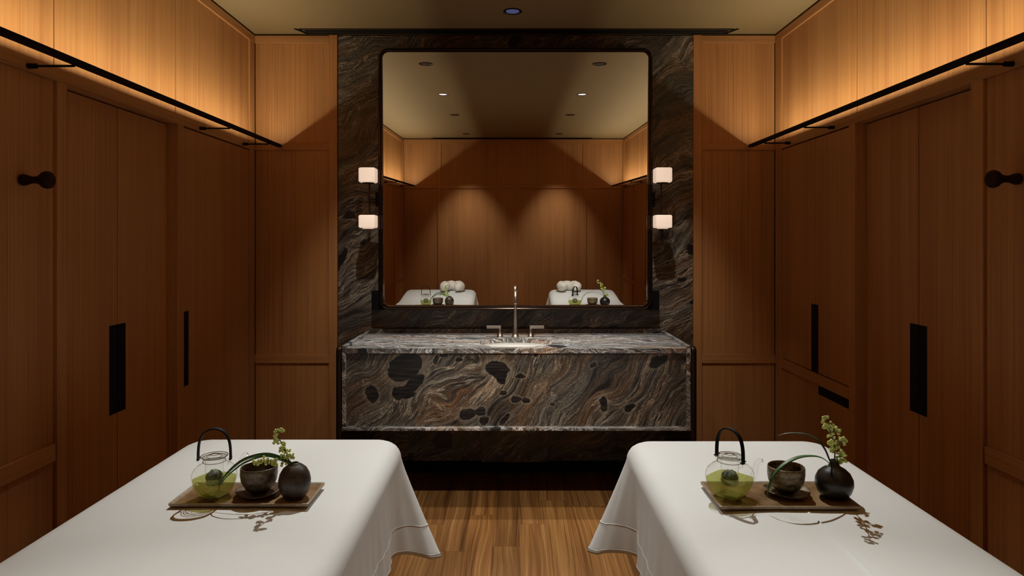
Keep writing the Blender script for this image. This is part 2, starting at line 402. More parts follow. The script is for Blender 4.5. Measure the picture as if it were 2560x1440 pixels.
def side_wall(name, F, s, stiles, door_gap_z):
    """s=+1: room lies towards +x of the face F. stiles: list of (y0,y1) boards. openings left for doors"""
    b = MB()
    def bx(d0, d1, y0, y1, z0, z1, mi):   # d = distance behind the face
        xs = sorted((F - s*d0, F - s*d1)); b.box(xs[0], xs[1], y0, y1, z0, z1, mi)
    D = .10
    bx(D, D+.05, YR-.15, YB+.15, 0, H, 3)                       # dark backing
    # upper zone
    bx(0, D, YR, YB, 2.68, FT, 1)                               # top rail
    bx(0, D, YR+.08, stiles['far'][0], 2.008, 2.055, 1)                           # middle rail
    ys = [YR, -1.08, -.22, .64, 1.50, stiles['near'][0], stiles['mid'][0], stiles['far'][0]]
    for y0, y1 in zip(ys, ys[1:]):
        bx(.011, D, y0+.003, y1-.003, 2.0555, 2.6795, 0)
    bx(.024, D, YR, YB, 2.0555, 2.6795, 3)
    bx(0, D, stiles['far'][0], YB, 0, 2.68, 0)                  # corner stile
    bx(0, D, YR, YR+.08, 0, 2.68, 0)
    for k in ('mid', 'near'): bx(0, D, stiles[k][0], stiles[k][1], 0, 2.008, 0)
    # near section: panels with a low rail
    yy = [YR+.08, -.93, -.07, .79, 1.60, stiles['near'][0]-.002]
    for i, (y0, y1) in enumerate(zip(yy, yy[1:])):
        e = 0 if i == len(yy)-2 else .05
        bx(.012, D, y0, y1, .728, 2.008, 0); bx(.012, D, y0, y1, .10, .668, 0)
        if e: bx(0, D, y1-.05, y1, .728, 2.008, 0); bx(0, D, y1-.05, y1, .10, .668, 0)
    bx(0, D, YR+.0805, stiles['near'][0]-.007, .668, .728, 1); bx(0, D, YR+.0805, stiles['near'][0]-.007, 0, .10, 1)
    bx(.014, D, stiles['near'][0]-.007, stiles['near'][0], 0, 2.008, 3)
    return b
bl = side_wall('wall_left', XL, 1, {'near': (2.375, 2.43), 'mid': (3.234, 3.293), 'far': (4.122, YB)}, 0)
# jamb returns and head of the recess on the left
struct(bl.build('wall_left', [WOODV, WOODY, WOODX, DARKGAP], bevel=.0012, seg=1))
br = side_wall('wall_right', XR, -1, {'near': (2.348, 2.41), 'mid': (3.225, 3.282), 'far': (4.105, YB)}, 0)
def bxr(b, d0, d1, y0, y1, z0, z1, mi): b.box(XR+d0, XR+d1, y0, y1, z0, z1, mi)
bxr(br, 0, .10, 3.282, 4.105, .669, .726, 1)
struct(br.build('wall_right', [WOODV, WOODY, WOODX, DARKGAP], bevel=.0012, seg=1))

# back wall: veneer side panels and full-height stone
SX0, SX1 = -1.0875, 1.1325
b = MB(); D0 = YB
b.box(XL-.15, XR+.15, D0+.06, D0+.15, 0, H, 3)
for (x0, x1, st0, st1) in ((XL, -1.145, -1.145, SX0-.005), (1.1875, XR, SX1+.001, 1.1875)):
    b.box(st0, st1, D0, D0+.06, 0, FT+.004, 0)
    for z0, z1 in ((2.68, FT), (2.012, 2.055), (.68, .733), (0, .09)): b.box(x0, x1, D0, D0+.06, z0, z1, 2)
    for z0, z1 in ((2.055, 2.68), (.733, 2.012), (.09, .68)): b.box(x0, x1, D0+.010, D0+.06, z0, z1, 0)
b.box(SX0, SX1, D0+.002, D0+.06, .07, FT, 4)
b.box(SX0, SX1, D0+.004, D0+.06, 0, .07, 3)
struct(b.build('wall_back', [WOODV, WOODY, WOODX, DARKGAP, STONE], bevel=.001, seg=1))
b = MB(); b.box(SX0, SX1, D0-.012, D0+.002, 0, .065)
struct(tag(b.build('baseboard_back', BLACK)))
# rear wall behind the camera, seen in the mirror
b = MB()
b.box(XL-.15, XR+.15, YR-.15, YR-.06, 0, H, 3)
for x0, x1 in ((XL, -1.11), (-1.055, 1.055), (1.11, XR)):
    for z0, z1 in ((2.66, FT), (2.0, 2.055), (0, .1)): b.box(x0, x1, YR-.06, YR, z0, z1, 2)
    for z0, z1 in ((2.055, 2.66), (.1, 2.0)): b.box(x0, x1, YR-.06, YR-.010, z0, z1, 0)
for x in (-1.11, 1.055): b.box(x, x+.055, YR-.06, YR+.001, 0, FT, 0)
struct(b.build('wall_rear', [WOODV, WOODY, WOODX, DARKGAP], bevel=.001, seg=1))

# ------------------------------------------------------------------ doors and cupboards
def pull(parent, dx, y0, y1, z0, z1, s):
    b = MB(); xs = sorted((dx - s*.010, dx + s*.0015)); b.box(xs[0], xs[1], y0, y1, z0, z1)
    return b.build('handle', BLACK, parent)
def door_box(name, parent, F, s, d, y0, y1, z0, z1, mat=WOODV):
    b = MB(); xs = sorted((F - s*d, F - s*(d+.022))); b.box(xs[0], xs[1], y0, y1, z0, z1)
    return b.build(name, mat, parent, bevel=.001, seg=1)
# left wardrobe with two recessed doors
w = empty('wardrobe', (0, 0, 0)); tag(w, 'built-in wooden wardrobe with two tall recessed doors, left wall', 'wardrobe')
for y0, y1, hy in ((2.434, 2.8225, (2.769, 2.8225)), (2.8285, 3.230, (2.8285, 2.884))):
    d = door_box('door', w, XL, 1, .052, y0, y1, .008, 2.003)
    h = pull(d, XL-.052, hy[0], hy[1], .722, 1.092, 1); h['label'] = 'black recessed pull'
w = empty('closet', (0, 0, 0)); tag(w, 'tall single-door wooden closet beside the back corner, left wall', 'closet')
d = door_box('door', w, XL, 1, .006, 3.2990, 4.1165, .008, 2.0015)
h = pull(d, XL-.006, 3.300, 3.350, .727, 1.095, 1); h['label'] = 'black recessed pull'
w = empty('wardrobe', (0, 0, 0)); tag(w, 'built-in wooden wardrobe with two tall recessed doors, right wall', 'wardrobe')
for y0, y1, hy in ((2.414, 2.808, (2.754, 2.808)), (2.814, 3.221, (2.814, 2.870))):
    d = door_box('door', w, XR, -1, .056, y0, y1, .008, 2.003)
    h = pull(d, XR+.056, hy[0], hy[1], .720, 1.092, -1); h['label'] = 'black recessed pull'
w = empty('cabinet', (0, 0, 0)); tag(w, 'wooden corner cabinet with two upper doors above a flap, right wall', 'cabinet')
for y0, y1, hy in ((3.2870, 3.6540, (3.622, 3.6540)), (3.6580, 4.1005, (3.6580, 3.704))):
    d = door_box('door', w, XR, -1, .006, y0, y1, .7310, 2.0015)
    h = pull(d, XR+.006, hy[0], hy[1], .732, 1.098, -1); h['label'] = 'black recessed pull'
d = door_box('drawer', w, XR, -1, .008, 3.2855, 4.1025, .09, .6655)
h = pull(d, XR+.008, 3.2855, 3.622, .618, .664, -1); h['label'] = 'black horizontal recessed pull'
MBk = MB(); MBk.box(XR+.009, XR+.03, 3.2855, 4.1025, 0.002, .088); MBk.build('plinth', WOODY, w)

# ------------------------------------------------------------------ rail lights
def arealight(name, loc, sx, sy, power, col, rot=(0,0,0), spread=None):
    l = bpy.data.lights.new(name, 'AREA'); l.shape = 'RECTANGLE'; l.size = sx; l.size_y = sy
    l.energy = power; l.color = col
    if spread: l.spread = spread
    o = bpy.data.objects.new(name, l); C.objects.link(o); o.location = loc; o.rotation_euler = rot; return o
RZ = 2.043
def light_rail(xi, s, label, ybr):
    """xi inner edge x, s=+1 left wall"""
    r = empty('light_rail', (xi, 1.2, RZ)); tag(r, label, 'light fitting', 'wall-washing light rails')
    y0, y1 = YR+.03-1.2, 4.185-1.2
    b = MB()
    def bx(a0, a1, z0, z1, ya=y0, yb=y1):
        xs = sorted((-s*a0, -s*a1)); b.box(xs[0], xs[1], ya, yb, z0, z1)
    bx(0, .028, -.0158, -.0135)
    bx(0, .0022, -.0135, 0)
    bx(.0262, .028, -.0135, -.0098)
    bx(0, .028, -.0158, 0, y1-.004, y1); bx(0, .028, -.0158, 0, y0, y0+.004)
    b.build('channel', BLACK, r)
    b = MB(); xs = sorted((-s*.0165, -s*.0205)); b.box(xs[0], xs[1], y0+.10, y1-.11, -.0134, -.0125)
    b.build('led_strip', LED, r)
    fx = (XL-xi) if s > 0 else (XR-xi)
    for yb in ybr:
        b = MB()
        xw = fx; n = 1 if fx > 0 else -1
        b.tube([(-s*.02, yb-1.2, -.0195), (xw - n*.02, yb-1.2, -.0195)], .0042, 12)
        b.tube([(xw - n*.030, yb-1.2, -.0195), (xw - n*.028, yb-1.2, -.0195), (xw, yb-1.2, -.0195)], [.006, .0092, .0092], 16)
        b.build('bracket', BLACK, r, autosm=True)
    L = (y1-.11)-(y0+.10)
    o = arealight('rail_glow', (xi - s*.0185, 1.2+(y0+.10+y1-.11)/2, RZ-.0118), .004, L, 30, (1,.93,.70), (PI, -s*math.radians(13), 0))
    return o
GL = light_rail(-1.433, 1, 'long black rail light on brackets, left wall', (4.019, 3.462, 2.232, 1.0, -.3, -1.45))
GR = light_rail(1.472, -1, 'long black rail light on brackets, right wall', (3.976, 3.433, 2.207, 1.0, -.3, -1.45))

# ------------------------------------------------------------------ wall pegs
def peg(px, s, loc, label, tilt):
    r = empty('wall_hook', loc, tilt); tag(r, label, 'wall hook', 'turned wooden robe hooks')
    prof = [(.0, 0), (.014, .0005), (.0185, .004), (.0195, .010), (.0175, .020), (.0130, .032), (.0115, .044), (.0130, .056),
            (.0190, .067), (.0265, .076), (.0295, .086), (.0285, .094), (.0235, .100), (.012, .1035), (.004, .102)]
    b = MB(); b.lathe([(a, s*h) for a, h in prof], axis='x', n=36, cap0=False)
    b.build('peg', DARKWOOD, r, smooth=True)
peg(0, 1, (XL-.010, 2.213, 1.643), 'dark turned wooden robe hook on the left wall panel', 0)
peg(0, -1, (XR+.010, 2.190, 1.644), 'dark turned wooden robe hook on the right wall panel', 0)

# ------------------------------------------------------------------ mirror
MX0, MX1, MZ0, MZ1 = -.8127, .8540, 1.023, 2.617
YM = 4.085
r = empty('wall_mirror', (0, YM, 1.0)); tag(r, 'large rounded-corner mirror in slim dark bronze frame on the stone wall', 'mirror')
def frame_ring(x0, x1, z0, z1, rad, prof, cz=1.0):
    """prof: list of (inset, y)"""
    rings = []
    for ins, y in prof:
        rings.append([(u, y, v-cz) for u, v in rrect(x0+ins, x1-ins, z0+ins, z1-ins, max(rad-ins, .004), 10)])
    rings.append(rings[0]); return rings
b = MB(); b.rings(frame_ring(MX0, MX1, MZ0, MZ1, .062, [(0, .03), (0, .0), (.003, -.004), (.010, -.006), (.0135, -.003), (.0135, .005), (.018, .006), (.0235, .004), (.0255, .010), (.0255, .040), (.004, .040)]), False, False)
b.build('frame', BRONZEP, r, autosm=True)
TILT = math.radians(1.12)
b = MB()
pts = rrect(MX0+.020, MX1-.020, MZ0+.020, MZ1-.020, .045, 10)
zc = (MZ0+MZ1)/2
f = [b.bm.verts.new((u, .021 + (-(v-zc))*math.tan(TILT)*1.0, v-1.0)) for u, v in pts]
b.bm.faces.new(f)
g = b.build('glass', MIRROR, r)
b = MB(); b.prism(rrect(MX0+.012, MX1-.012, MZ0+.012, MZ1-.012, .05, 8), .0395, .043)
for v in b.bm.verts: v.co.z -= 1.0
b.build('backing', BLACK, r)
for x0, x1 in ((-.862, -.812+.03), (.854-.03, .904)):
    b = MB(); b.box(x0, x1, .035, YB+.002-YM, 1.022-1.0, 1.137-1.0); b.build('bracket', BLACK, r, bevel=.002)

# sconces
def sconce(cx, s, label):
    """s=+1: left of the mirror (arm towards +x)"""
    r = empty('wall_sconce', (cx, YB+.002, 1.70)); tag(r, label, 'wall light', 'paired cube sconces beside the mirror')
    yc = 4.02-(YB+.002)
    for z0, z1, up in ((1.793, 1.879, 1), (1.522, 1.598, 0)):
        b = MB()
        zz0, zz1 = z0-1.70, z1-1.70
        pr = []
        for h, ins in ((0, .006), (.003, .0015), (.008, 0), ((zz1-zz0)-.008, 0), ((zz1-zz0)-.003, .0015), (zz1-zz0, .006)):
            pr.append([(u, v, zz0+h) for u, v in rrect(-.049+ins, .049-ins, yc-.05+ins, yc+.05-ins, .012, 5)])
        b.rings(pr)
        if not up: b.lathe([(.030, zz0-.005), (.034, zz0-.003), (.034, zz0+.001)], (0, yc, 0), n=28)
        sh = b.build('lamp_shade', SHADE, r, autosm=True)
        if up:
            b = MB(); b.lathe([(.036, zz0-.006), (.036, zz0-.0005)], (0, yc, 0), n=28); b.build('cup', BRONZE, r, autosm=True)
    cr = .008*s
    b = MB()
    b.tube([(cr, yc, .088), (cr, yc, .022), (cr+.001, yc, .008), (cr-.000, yc, -.01), (cr, yc, -.098)], .0045, 12)
    b.tube([(cr, yc, 0), (cr+s*.012, yc+.03, -.004), (cr+s*.03, yc+.11, -.004)], .005, 12)
    b.lathe([(.009, -.012), (.009, .012)], (cr, yc, 0), n=16)
    b.build('stem', BRONZE, r, autosm=True)
    b = MB(); xs = sorted((s*.020, s*.072)); b.box(xs[0], xs[1], -.070, 0, -.045, .043); b.build('backplate', BLACK, r, bevel=.002)
sconce(-.860, 1, 'cube-shaded twin wall sconce left of the mirror')
sconce(.900, -1, 'cube-shaded twin wall sconce right of the mirror')

# ------------------------------------------------------------------ vanity
VX0, VX1, VY0 = -.905, .951, 3.575
VT = .871
r = empty('washbasin_vanity', (0, 3.9, 0)); tag(r, 'swirled dark granite vanity with undermount basin and deep front apron', 'vanity')
def ly(y): return y-3.9
def counter():
    b = MB(); bm = b.bm
    cx, cy, ax, ay = .022, 3.795, .215, .165
    x0, x1, y0, y1 = VX0+.022, VX1-.022, VY0+.004, YB-.002
    n = 72
    zt, zb = VT, VT-.026
    def ray(a):
        c, s = math.cos(a), math.sin(a)
        t = min(((x1-cx)/c if c > 1e-9 else (x0-cx)/c if c < -1e-9 else 1e9), ((y1-cy)/s if s > 1e-9 else (y0-cy)/s if s < -1e-9 else 1e9))
        return (cx+c*t, cy+s*t)
    angs = [2*PI*i/n for i in range(n)]
    for X in (x0, x1):
        for Y in (y0, y1): angs.append(math.atan2(Y-cy, X-cx) % (2*PI))
    angs = sorted(set(angs))
    outt = [(*ray(a), zt) for a in angs]; inn = [(cx+ax*math.cos(a), cy+ay*math.sin(a), zt) for a in angs]
    L = [[(x, y, zb) for x, y, z in outt], outt, inn, [(x, y, zb) for x, y, z in inn]]
    L = [[(x, ly(y), z) for x, y, z in q] for q in L]
    b.rings(L + [L[0]], False, False)
    o = b.build('countertop', STONEC, r); 
    # basin
    b = MB(); pr = []
    for k in range(13):
        a = k/12*PI/2; rr = math.cos(a)**.55; pr.append((rr, -math.sin(a)*.14))
    rings = [[(cx+(ax+.006)*max(rr, .05)*math.cos(t), ly(cy+(ay+.006)*max(rr, .05)*math.sin(t)), VT-.027+z) for t in [2*PI*i/56 for i in range(56)]] for rr, z in pr]
    b.rings(rings, False, True); b.build('basin', PORCELAIN, r, smooth=True)
    b = MB(); b.lathe([(.022, 0), (.022, .004), (.017, .006)], (cx, ly(cy), VT-.027-.139), n=24); b.build('drain', NICKEL, r, autosm=True)
counter()
b = MB(); b.box(VX0+.011, VX1-.011, ly(VY0+.014), ly(VY0+.032), .455, VT-.0265); b.build('apron', STONEA, r)
b = MB(); b.box(VX0+.002, VX1-.002, ly(VY0-.018), ly(VY0+.030), .438, .4545); b.build('bottom_trim', STONEC, r, bevel=.0015, seg=1)
b = MB(); b.box(VX0+.011, VX1-.011, ly(VY0+.034), ly(YB-.01), .47, .485); b.build('bottom_panel', BLACK, r)
for x0, x1 in ((VX0, VX0+.0215), (VX1-.0215, VX1)):
    b = MB(); b.box(x0, x1, ly(VY0-.002), ly(YB-.002), .4555, .886); b.build('side_panel', STONEC, r, bevel=.003)
b = MB(); b.box(VX0+.0225, VX1-.0225, ly(4.168), ly(YB-.001), VT+.0005, VT+.028); b.build('splash_strip', STONE, r, bevel=.001)
for x0, x1 in ((VX0-.031, VX0-.001), (VX1+.001, VX1+.031)):
    b = MB(); pts = []
    # side profile (y,z): rounded front top corner
    yf, yb = ly(VY0-.01), ly(YB-.004)
    pts = [(yb, 0), (yf, 0)] + [(yf + .03 - .03*math.cos(a), .852+.03*math.sin(a)) for a in [i*PI/16 for i in range(9)]] + [(yb, .882)]
    b.prism(pts, x0, x1, axis='x'); b.build('side_frame', BRONZE, r, bevel=.011, seg=4, autosm=True)
b = MB(); b.box(-.19, .225, ly(4.17), ly(YB+.001), .072, .466); b.build('centre_panel', STONEA, r)  # panel in slightly brighter stone at the wall, centred below the vanity

# tap set
def tapset():
    cx = .020
    r = empty('basin_tap', (cx, 4.02, VT+.0004)); tag(r, 'tall brushed nickel tap with two lever handles behind the basin', 'tap')
    b = MB()
    b.lathe([(.023, 0), (.0225, .003), (.019, .007), (.0150, .020), (.0125, .040), (.0115, .07), (.0105, .12), (.0100, .168)], n=32)
    b.lathe([(.0108, .160), (.0108, .1635)], n=32)
    b.build('spout_column', NICKEL, r, autosm=True)
    b = MB()
    arc = [(0, 0, .166), (0, 0, .20), (0, -.006, .235), (0, -.022, .262), (0, -.046, .272), (0, -.070, .268), (0, -.088, .250), (0, -.096, .226), (0, -.098, .205)]
    pa = bez(arc, 5); k = len(pa)
    b.tube(pa, [.0088+.0012*math.sin(i/k*PI) for i in range(k)], 18); b.build('spout', NICKEL, r, smooth=True)
    for s in (-1, 1):
        b = MB(); b.lathe([(.0200, 0), (.0195, .003), (.0165, .009), (.0115, .022), (.0080, .036), (.0075, .045), (.0075, .064)], (s*.092, 0, 0), n=28)
        hb = b.build('handle_base', NICKEL, r, autosm=True)
        b = MB(); xs = sorted((s*.086, s*.172)); b.box(xs[0], xs[1], -.009, .009, .050, .0665); b.build('lever', NICKEL, r, bevel=.0018)
tapset()

# ------------------------------------------------------------------ ceiling fittings
def downlight(x, y, label, lit=False, lens=None):
    r = empty('downlight', (x, y, H)); tag(r, label, 'ceiling light', 'recessed ceiling downlights')
    b = MB(); prof = [(.052, -.0005), (.052, -.004), (.044, -.005), (.040, -.003), (.036, .0)]
    b.lathe(prof, n=36, cap0=False, cap1=False); b.build('trim_ring', NICKEL if lit else BRONZEP, r, autosm=True)
    b = MB(); b.lathe([(.040, -.0012), (.001, -.0012)], n=36, cap0=False); b.build('lens', lens or (LENS if lit else LENSD), r)
def spot(loc, target, power, ang, blend, col, size=.02):
    l = bpy.data.lights.new('spot_beam', 'SPOT'); l.energy = power; l.spot_size = math.radians(ang); l.spot_blend = blend
    l.color = col; l.shadow_soft_size = size
    o = bpy.data.objects.new('spot_beam', l); C.objects.link(o); o.location = loc
    o.rotation_euler = (Vector(target)-Vector(loc)).to_track_quat('-Z', 'Y').to_euler(); return o
downlight(.003, 3.79, 'lit recessed ceiling downlight above the washbasin', False, LENSB)
RS = ((3.12, False, 'nearest the stone wall'), (1.85, True, 'lit, second from the stone wall'), (.55, False, 'third from the stone wall'))
for sx, side in ((-.65, 'left'), (.66, 'right')):
    for y, lit, lab in RS:
        downlight(sx, y, 'recessed ceiling downlight, %s row, %s' % (side, lab), lit)
for nm, x0, x1, ya, yb, lab in (('a', -1.33, 1.385, 4.098, YB-.006, 'long black slot air diffuser above the stone wall'), ('b', -1.19, 1.19, YR+.10, YR+.006, 'long black slot air diffuser above the rear wall')):
    r = empty('slot_diffuser', ((x0+x1)/2, (ya+yb)/2, H)); tag(r, lab, 'air vent', 'ceiling slot diffusers')
    ox, oy = (x0+x1)/2, (ya+yb)/2; sg = 1 if yb > ya else -1
    b = MB()
    def bb(xa, xb, y0, y1, z0=-.004, z1=-.0002):
        q = sorted((y0, y1)); b.box(xa-ox, xb-ox, q[0]-oy, q[1]-oy, z0, z1)
    bb(x0+.03, x1-.03, ya, ya+sg*.006); bb(x0+.03, x1-.03, ya+sg*.020, ya+sg*.026); bb(x0+.04, x1-.04, yb-sg*.012, yb)
    bb(x0+.06, x1-.06, ya+sg*.045, ya+sg*.051)
    b.build('blades', BLACK, r)
    for e, d in ((x0, 1), (x1, -1)):
        b = MB(); pts = [(e-ox, ya-oy), (e+d*.016-ox, ya-oy), (e+d*.066-ox, yb-oy), (e+d*.048-ox, yb-oy)]
        b.prism(pts, -.005, -.0002, axis='z'); b.build('end_cap', BLACK, r)
    b = MB(); bb(x0+.05, x1-.05, ya+sg*.027, yb-sg*.013, -.0012, -.0004); b.build('cavity', DARKGAP, r)
    b = MB(); bb(x0+.04, x1-.04, ya+sg*.007, ya+sg*.019, -.0012, -.0004); b.build('cavity', CEIL, r)

WARM = (1, .97, .91)
for o, e in ((GL, 20), (GR, 20)): o.data.energy = e

# ------------------------------------------------------------------ treatment tables and sheets
def perimeter(x0, x1, y0, y1, rad):
    segs = []
    P4 = [((x1, y0+rad), (x1, y1-rad), (x1-rad, y1-rad), 0), ((x1-rad, y1), (x0+rad, y1), (x0+rad, y1-rad), 90),
          ((x0, y1-rad), (x0, y0+rad), (x0+rad, y0+rad), 180), ((x0+rad, y0), (x1-rad, y0), (x1-rad, y0+rad), 270)]
    out = []; s = 0; mids = []
    for (a, b_, c, ang) in P4:
        a = Vector((*a, 0)); b_ = Vector((*b_, 0)); L = (b_-a).length; n = max(8, int(L/.012))
        nr = Vector((math.cos(math.radians(ang)), math.sin(math.radians(ang)), 0))
        for i in range(n):
            out.append((a.lerp(b_, i/n), nr, s + L*i/n))
        s += L; arc = rad*PI/2; m = 18
        for i in range(m):
            t = math.radians(ang + 90*i/m); nn = Vector((math.cos(t), math.sin(t), 0))
            out.append((Vector((c[0], c[1], 0)) + nn*rad, nn, s + arc*i/m))
        mids.append(s + arc/2); s += arc
    return out, mids, s
def massage_table(x0, x1, y0, y1, z, side, seed):
    ex, ey = (x0+x1)/2, (y0+y1)/2
    t = empty('massage_table', (ex, ey, 0)); tag(t, 'padded treatment table on cream legs under a white sheet, %s side' % side, 'massage table', 'treatment tables')
    a0, a1, b0, b1 = x0-ex+.016, x1-ex-.016, y0-ey+.016, y1-ey-.016
    b = MB(); b.box(a0, a1, b0, b1, z-.125, z-.012); b.build('mattress', TOWEL, t, bevel=.035, seg=5, autosm=True)
    b = MB(); b.box(a0+.05, a1-.05, b0+.05, b1-.05, z-.185, z-.1255); b.build('frame', LEGW, t, bevel=.004)
    for lx in (a0+.055, a1-.105):
        for lyy in (b0+.10, b1-.16):
            b = MB(); b.box(lx, lx+.05, lyy, lyy+.05, 0, z-.186); b.build('leg', LEGW, t, bevel=.004)
    # sheet
    rad = .10
    per, mids, S = perimeter(x0, x1, y0, y1, rad)
    rnd = random.Random(seed)
    ph = [rnd.uniform(0, 6.28) for _ in range(12)]
    def corner(s):
        d = min(min(abs(s-m), S-abs(s-m)) for m in mids); return math.exp(-(d/.115)**2), d
    def hang(s):
        c, d = corner(s); return .285 + (.185 if side == 'left' else .145)*math.exp(-(d/.13)**1.15) + .006*math.sin(s*3+ph[0])
    def rise(y):
        q = min(1, max(0, (1.36-y)/.64)); return .055*q*q*(3-2*q)
    rings = []
    er = .055
    cen = Vector((ex, ey, 0))
    for k in (.03, .12, .25, .4, .55, .7, .82, .91, .97, 1.0):
        ring = []
        for p, nr, s in per:
            q = p - nr*er; c2 = Vector((ex, min(max(q.y, y0+.42), y1-.42), 0)).lerp(cen, 0)
            v = c2.lerp(q, k)
            zz = z + .009*(1-k**3) + rise(v.y) + .0022*noise.noise(Vector((v.x*5+seed, v.y*5, 0))) + .0012*noise.noise(Vector((v.x*14, v.y*11+seed, 3)))
            ring.append(Vector((v.x, v.y, zz)))
        rings.append(ring)
    for k in range(1, 7):
        a = k/6*PI/2
        rings.append([Vector((*(p - nr*er*(1-math.sin(a))).xy, z + rise(p.y) - er*(1-math.cos(a)))) for p, nr, s in per])
    NH = 16
    def drape(p, nr, s, u):
        h = hang(s); c, d = corner(s)
        fold = .0035*math.sin(s*74+ph[1]+2*math.sin(s*5)) + .006*math.sin(s*31+ph[2]+1.5*math.sin(s*3.1)) + .008*math.sin(s*13+ph[3])
        off = .012*u + (fold*(.5+.7*c))*u**.8 + (.168 if side == 'left' else .160)*math.exp(-(d/.12)**1.5)*u**1.05 - .022*math.exp(-((d-.24)/.07)**2)*u
        zz = z + rise(p.y)*(1-u*.8) - er - (h-.035)*u
        q = p + nr*off; return Vector((q.x, q.y, zz))
    for k in range(1, NH+1):
        rings.append([drape(p, nr, s, k/NH) for p, nr, s in per])
    # turned-in hem
    rings.append([v.lerp(drape(p, nr, s, 1.0), 0) + (-nr)*.0025 + Vector((0,0,.0)) for v, (p, nr, s) in zip(rings[-1], per)])
    rings.append([v + Vector((0,0,.012)) for v in rings[-1]])
    b = MB()
    off = Vector((ex, ey, z))
    rings = [[v-off for v in rg] for rg in rings]
    b.rings(rings, True, False)
    sh = b.build('bed_sheet', LINEN, None, smooth=True, loc=(ex, ey, z))
    tag(sh, 'smooth white sheet draped over the treatment table, %s side' % side, 'sheet', 'white sheets on the treatment tables')
    loop = [drape(p, nr, s, 1-.098/.30) + nr*.0006 - off for p, nr, s in per]
    b = MB(); loop.append(loop[0]); b.tube(loop, .0013, 6); b.build('hem_seam', LINEN, sh, smooth=True)
    loop = [drape(p, nr, s, 1-.012/.30) + nr*.0006 - off for p, nr, s in per]
    b = MB(); loop.append(loop[0]); b.tube(loop, .0012, 6); b.build('hem_seam', LINEN, sh, smooth=True)
    # face cushion
    fx, fy = ex + (.14 if side == 'left' else -.15), y0 + .20
    b = MB(); pts = []
    for k in range(25):
        a = math.radians(118 + 304*k/24)
        pts.append((.086*math.cos(a), .084*math.sin(a), .050 + .006*math.sin(k*1.3)))
    rr = [.050*(min(1, .62+ .38*math.sin(min(k, 24-k)/5*PI/2)) if min(k, 24-k) < 5 else 1) for k in range(25)]
    b.tube(pts, rr, 20)
    for v in b.bm.verts:
        n = noise.noise(v.co*22+Vector((seed, 0, 0)))*.006 + noise.noise(v.co*60)*.002
        v.co += (v.co - Vector((0, 0, .05))).normalized()*n
        v.co.z = max(v.co.z, .0)
    fc = b.build('face_cushion', TOWEL, None, smooth=True, loc=(fx, fy, z+.058))
    tag(fc, 'horseshoe face cushion in white cover, head end of the %s table' % side, 'cushion', 'white face cushions')
massage_table(-1.185, -.395, .72, 2.49, .72, 'left', 3)
massage_table(.405, 1.140, .72, 2.47, .72, 'right', 11)

# ------------------------------------------------------------------ tea trays
TZ = .7336
def tray(x0, x1, y0, y1, label):
    cx, cy = (x0+x1)/2, (y0+y1)/2
    r = empty('serving_tray', (cx, cy, TZ-.001)); tag(r, label, 'tray', 'lacquered tea trays')
    a, c = (x1-x0)/2, (y1-y0)/2
    b = MB(); b.box(-a+.006, a-.006, -c+.006, c-.006, .001, .0045); b.build('tray_base', TRAYM, r)
    rings = []
    for ins, z in ((.004, 0), (.0, .004), (.0, .0095), (.002, .0105), (.0045, .0095), (.010, .0046), (.010, .001)):
        rings.append([(u, v, z) for u, v in rrect(-a+ins, a-ins, -c+ins, c-ins, .004, 3)])
    b = MB(); b.rings(rings+[rings[0]], False, False); b.build('rim', TRAYE, r, autosm=True)
tray(-.916, -.542, 1.788, 1.948, 'rectangular amber-brown tray on the left table')
tray(.548, .921, 1.770, 1.956, 'rectangular amber-brown tray on the right table')
TT = TZ + .0038    # top of the tray base

